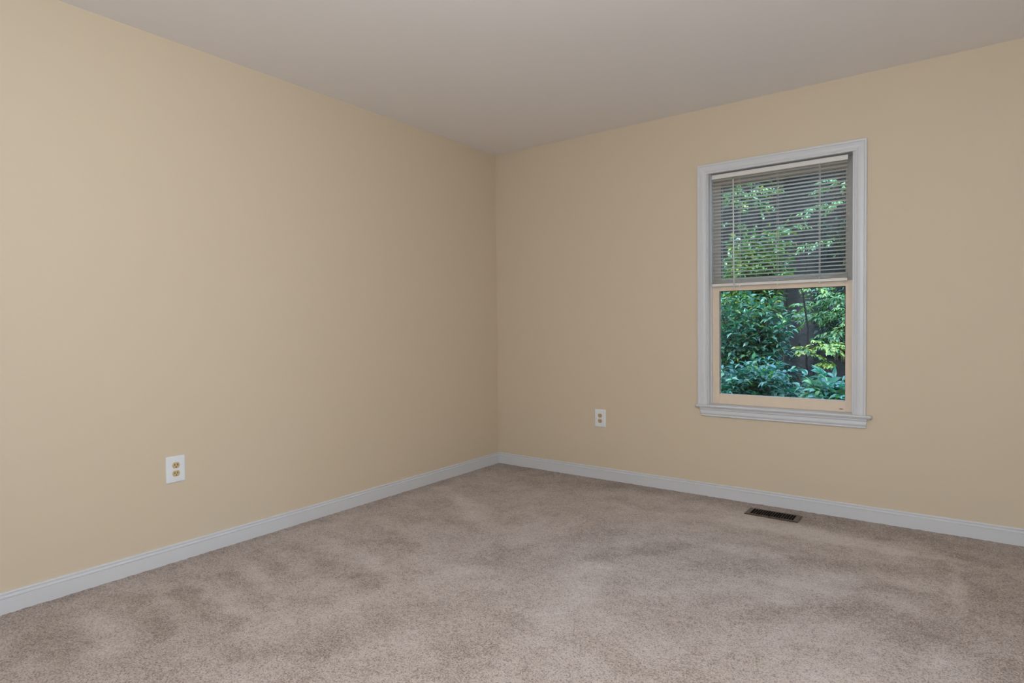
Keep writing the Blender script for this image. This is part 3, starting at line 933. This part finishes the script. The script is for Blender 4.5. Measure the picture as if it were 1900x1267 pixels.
YELLOW = leaf_mat('yellow_green_leaf', [(0.0, (0.08, 0.17, 0.06)), (0.5, (0.15, 0.22, 0.06)), (1.0, (0.27, 0.30, 0.08))], 0.22, 0.40, 0.5)
PALE = leaf_mat('pale_leaf', [(0.0, (0.050, 0.125, 0.060)), (0.5, (0.095, 0.18, 0.08)), (0.85, (0.15, 0.24, 0.10)), (1.0, (0.22, 0.29, 0.09))], 0.22, 0.42, 0.5)
GLOOM = leaf_mat('shaded_forest_leaf', [(0.0, (0.008, 0.018, 0.015)), (0.6, (0.016, 0.036, 0.026)), (1.0, (0.034, 0.062, 0.032))], 0.15, 0.55, 0.25)  # woodland shade put into these low leaf colours

rt = random.Random(3)
def tips_in(cx, cy, cz, rx, ry, rz, n):
    out = []
    while len(out) < n:
        a, b, c = (rt.uniform(-1, 1) for _ in range(3))
        if a * a + b * b + c * c <= 1: out.append((cx + a * rx, cy + b * ry, cz + c * rz))
    return out

# nearest: broad teal leaves filling the lower pane
shrub('leafy_shrub', 'low teal-green shrub with broad pointed leaves filling the bottom left of the lower pane', (1.36, 2.1, GZ),
      tips_in(1.44, 2.10, 0.46, 0.38, 0.24, 0.20, 36), TEAL, 11, L=0.098, step=0.045, twigs=11, start=0.45, rise=0.30)
shrub('leafy_shrub', 'pale teal shrub with large pointed leaves at the bottom right of the lower pane', (2.22, 1.85, GZ),
      tips_in(2.16, 1.70, 0.45, 0.22, 0.18, 0.13, 24), PALETEAL, 12, L=0.118, step=0.05, twigs=10, start=0.45, rise=0.25)
shrub('leafy_shrub', 'dark green shrub with drooping leaves behind the left of the lower pane', (1.15, 2.9, GZ),
      tips_in(1.18, 2.8, 1.06, 0.46, 0.24, 0.40, 46), DEEP, 13, L=0.090, step=0.042, twigs=12, start=0.5, rise=0.45)
shrub('leafy_shrub', 'tall bright green shrub showing between the blind slats on the left', (0.95, 3.5, GZ),
      tips_in(1.02, 3.55, 1.76, 0.38, 0.18, 0.34, 46) + [(1.36, 3.5, 2.14), (1.28, 3.5, 2.04), (1.42, 3.45, 1.85), (1.2, 3.5, 2.06), (1.05, 3.5, 2.02)], BRIGHT, 14, L=0.095, step=0.042, twigs=12, start=0.6, rise=0.55)
# yellow-green sapling with a thin dark stem, its branch crossing the right of the pane
tree('maple_sapling', 'slender sapling with yellow-green leaves in the right half of the lower pane', (1.54, 4.05, GZ), (1.47, 4.0, 2.6), 0.014,
     [(0.42, (1.84, 3.8, 0.79), 0.27, 11), (0.40, (1.60, 3.75, 0.73), 0.20, 7), (0.66, (1.62, 3.8, 1.50), 0.14, 6), (0.30, (1.74, 3.8, 0.62), 0.15, 5)], YELLOW, 21, L=0.070, step=0.038, kind='round')
# pale tree on the right with layered sprays
tree('layered_tree', 'pale green tree with layered leaf sprays across the right side of the window', (2.75, 5.6, GZ), (2.6, 5.6, 4.2), 0.09,
     [(0.36, (1.42, 5.0, 1.20), 0.50, 16), (0.40, (1.62, 4.8, 1.42), 0.42, 14), (0.34, (1.70, 4.7, 0.98), 0.34, 12), (0.42, (1.28, 5.0, 1.34), 0.35, 10), (0.40, (1.78, 4.9, 1.22), 0.35, 10), (0.5, (1.55, 5.1, 1.62), 0.3, 7),
      (0.62, (1.30, 5.1, 2.15), 0.35, 6), (0.70, (1.40, 5.0, 2.60), 0.40, 8), (0.75, (1.62, 5.2, 2.95), 0.45, 8), (0.66, (1.05, 5.1, 2.38), 0.3, 5)], PALE, 22, L=0.075, step=0.042, kind='ovate')
# branch hanging into the top left corner
tree('overhanging_tree', 'tree reaching yellow-green leafy branches into the top left of the window', (0.05, 3.7, GZ), (0.15, 3.6, 4.0), 0.08,
     [(0.68, (1.02, 3.0, 2.52), 0.26, 10), (0.66, (1.12, 3.1, 2.42), 0.28, 10), (0.72, (0.95, 3.0, 2.68), 0.22, 6), (0.62, (1.20, 3.3, 2.58), 0.3, 8), (0.55, (0.9, 3.1, 2.2), 0.2, 4)], BRIGHT, 23, L=0.07, step=0.038, kind='ovate')

# dark wood behind: trunks and understorey on the rising bank
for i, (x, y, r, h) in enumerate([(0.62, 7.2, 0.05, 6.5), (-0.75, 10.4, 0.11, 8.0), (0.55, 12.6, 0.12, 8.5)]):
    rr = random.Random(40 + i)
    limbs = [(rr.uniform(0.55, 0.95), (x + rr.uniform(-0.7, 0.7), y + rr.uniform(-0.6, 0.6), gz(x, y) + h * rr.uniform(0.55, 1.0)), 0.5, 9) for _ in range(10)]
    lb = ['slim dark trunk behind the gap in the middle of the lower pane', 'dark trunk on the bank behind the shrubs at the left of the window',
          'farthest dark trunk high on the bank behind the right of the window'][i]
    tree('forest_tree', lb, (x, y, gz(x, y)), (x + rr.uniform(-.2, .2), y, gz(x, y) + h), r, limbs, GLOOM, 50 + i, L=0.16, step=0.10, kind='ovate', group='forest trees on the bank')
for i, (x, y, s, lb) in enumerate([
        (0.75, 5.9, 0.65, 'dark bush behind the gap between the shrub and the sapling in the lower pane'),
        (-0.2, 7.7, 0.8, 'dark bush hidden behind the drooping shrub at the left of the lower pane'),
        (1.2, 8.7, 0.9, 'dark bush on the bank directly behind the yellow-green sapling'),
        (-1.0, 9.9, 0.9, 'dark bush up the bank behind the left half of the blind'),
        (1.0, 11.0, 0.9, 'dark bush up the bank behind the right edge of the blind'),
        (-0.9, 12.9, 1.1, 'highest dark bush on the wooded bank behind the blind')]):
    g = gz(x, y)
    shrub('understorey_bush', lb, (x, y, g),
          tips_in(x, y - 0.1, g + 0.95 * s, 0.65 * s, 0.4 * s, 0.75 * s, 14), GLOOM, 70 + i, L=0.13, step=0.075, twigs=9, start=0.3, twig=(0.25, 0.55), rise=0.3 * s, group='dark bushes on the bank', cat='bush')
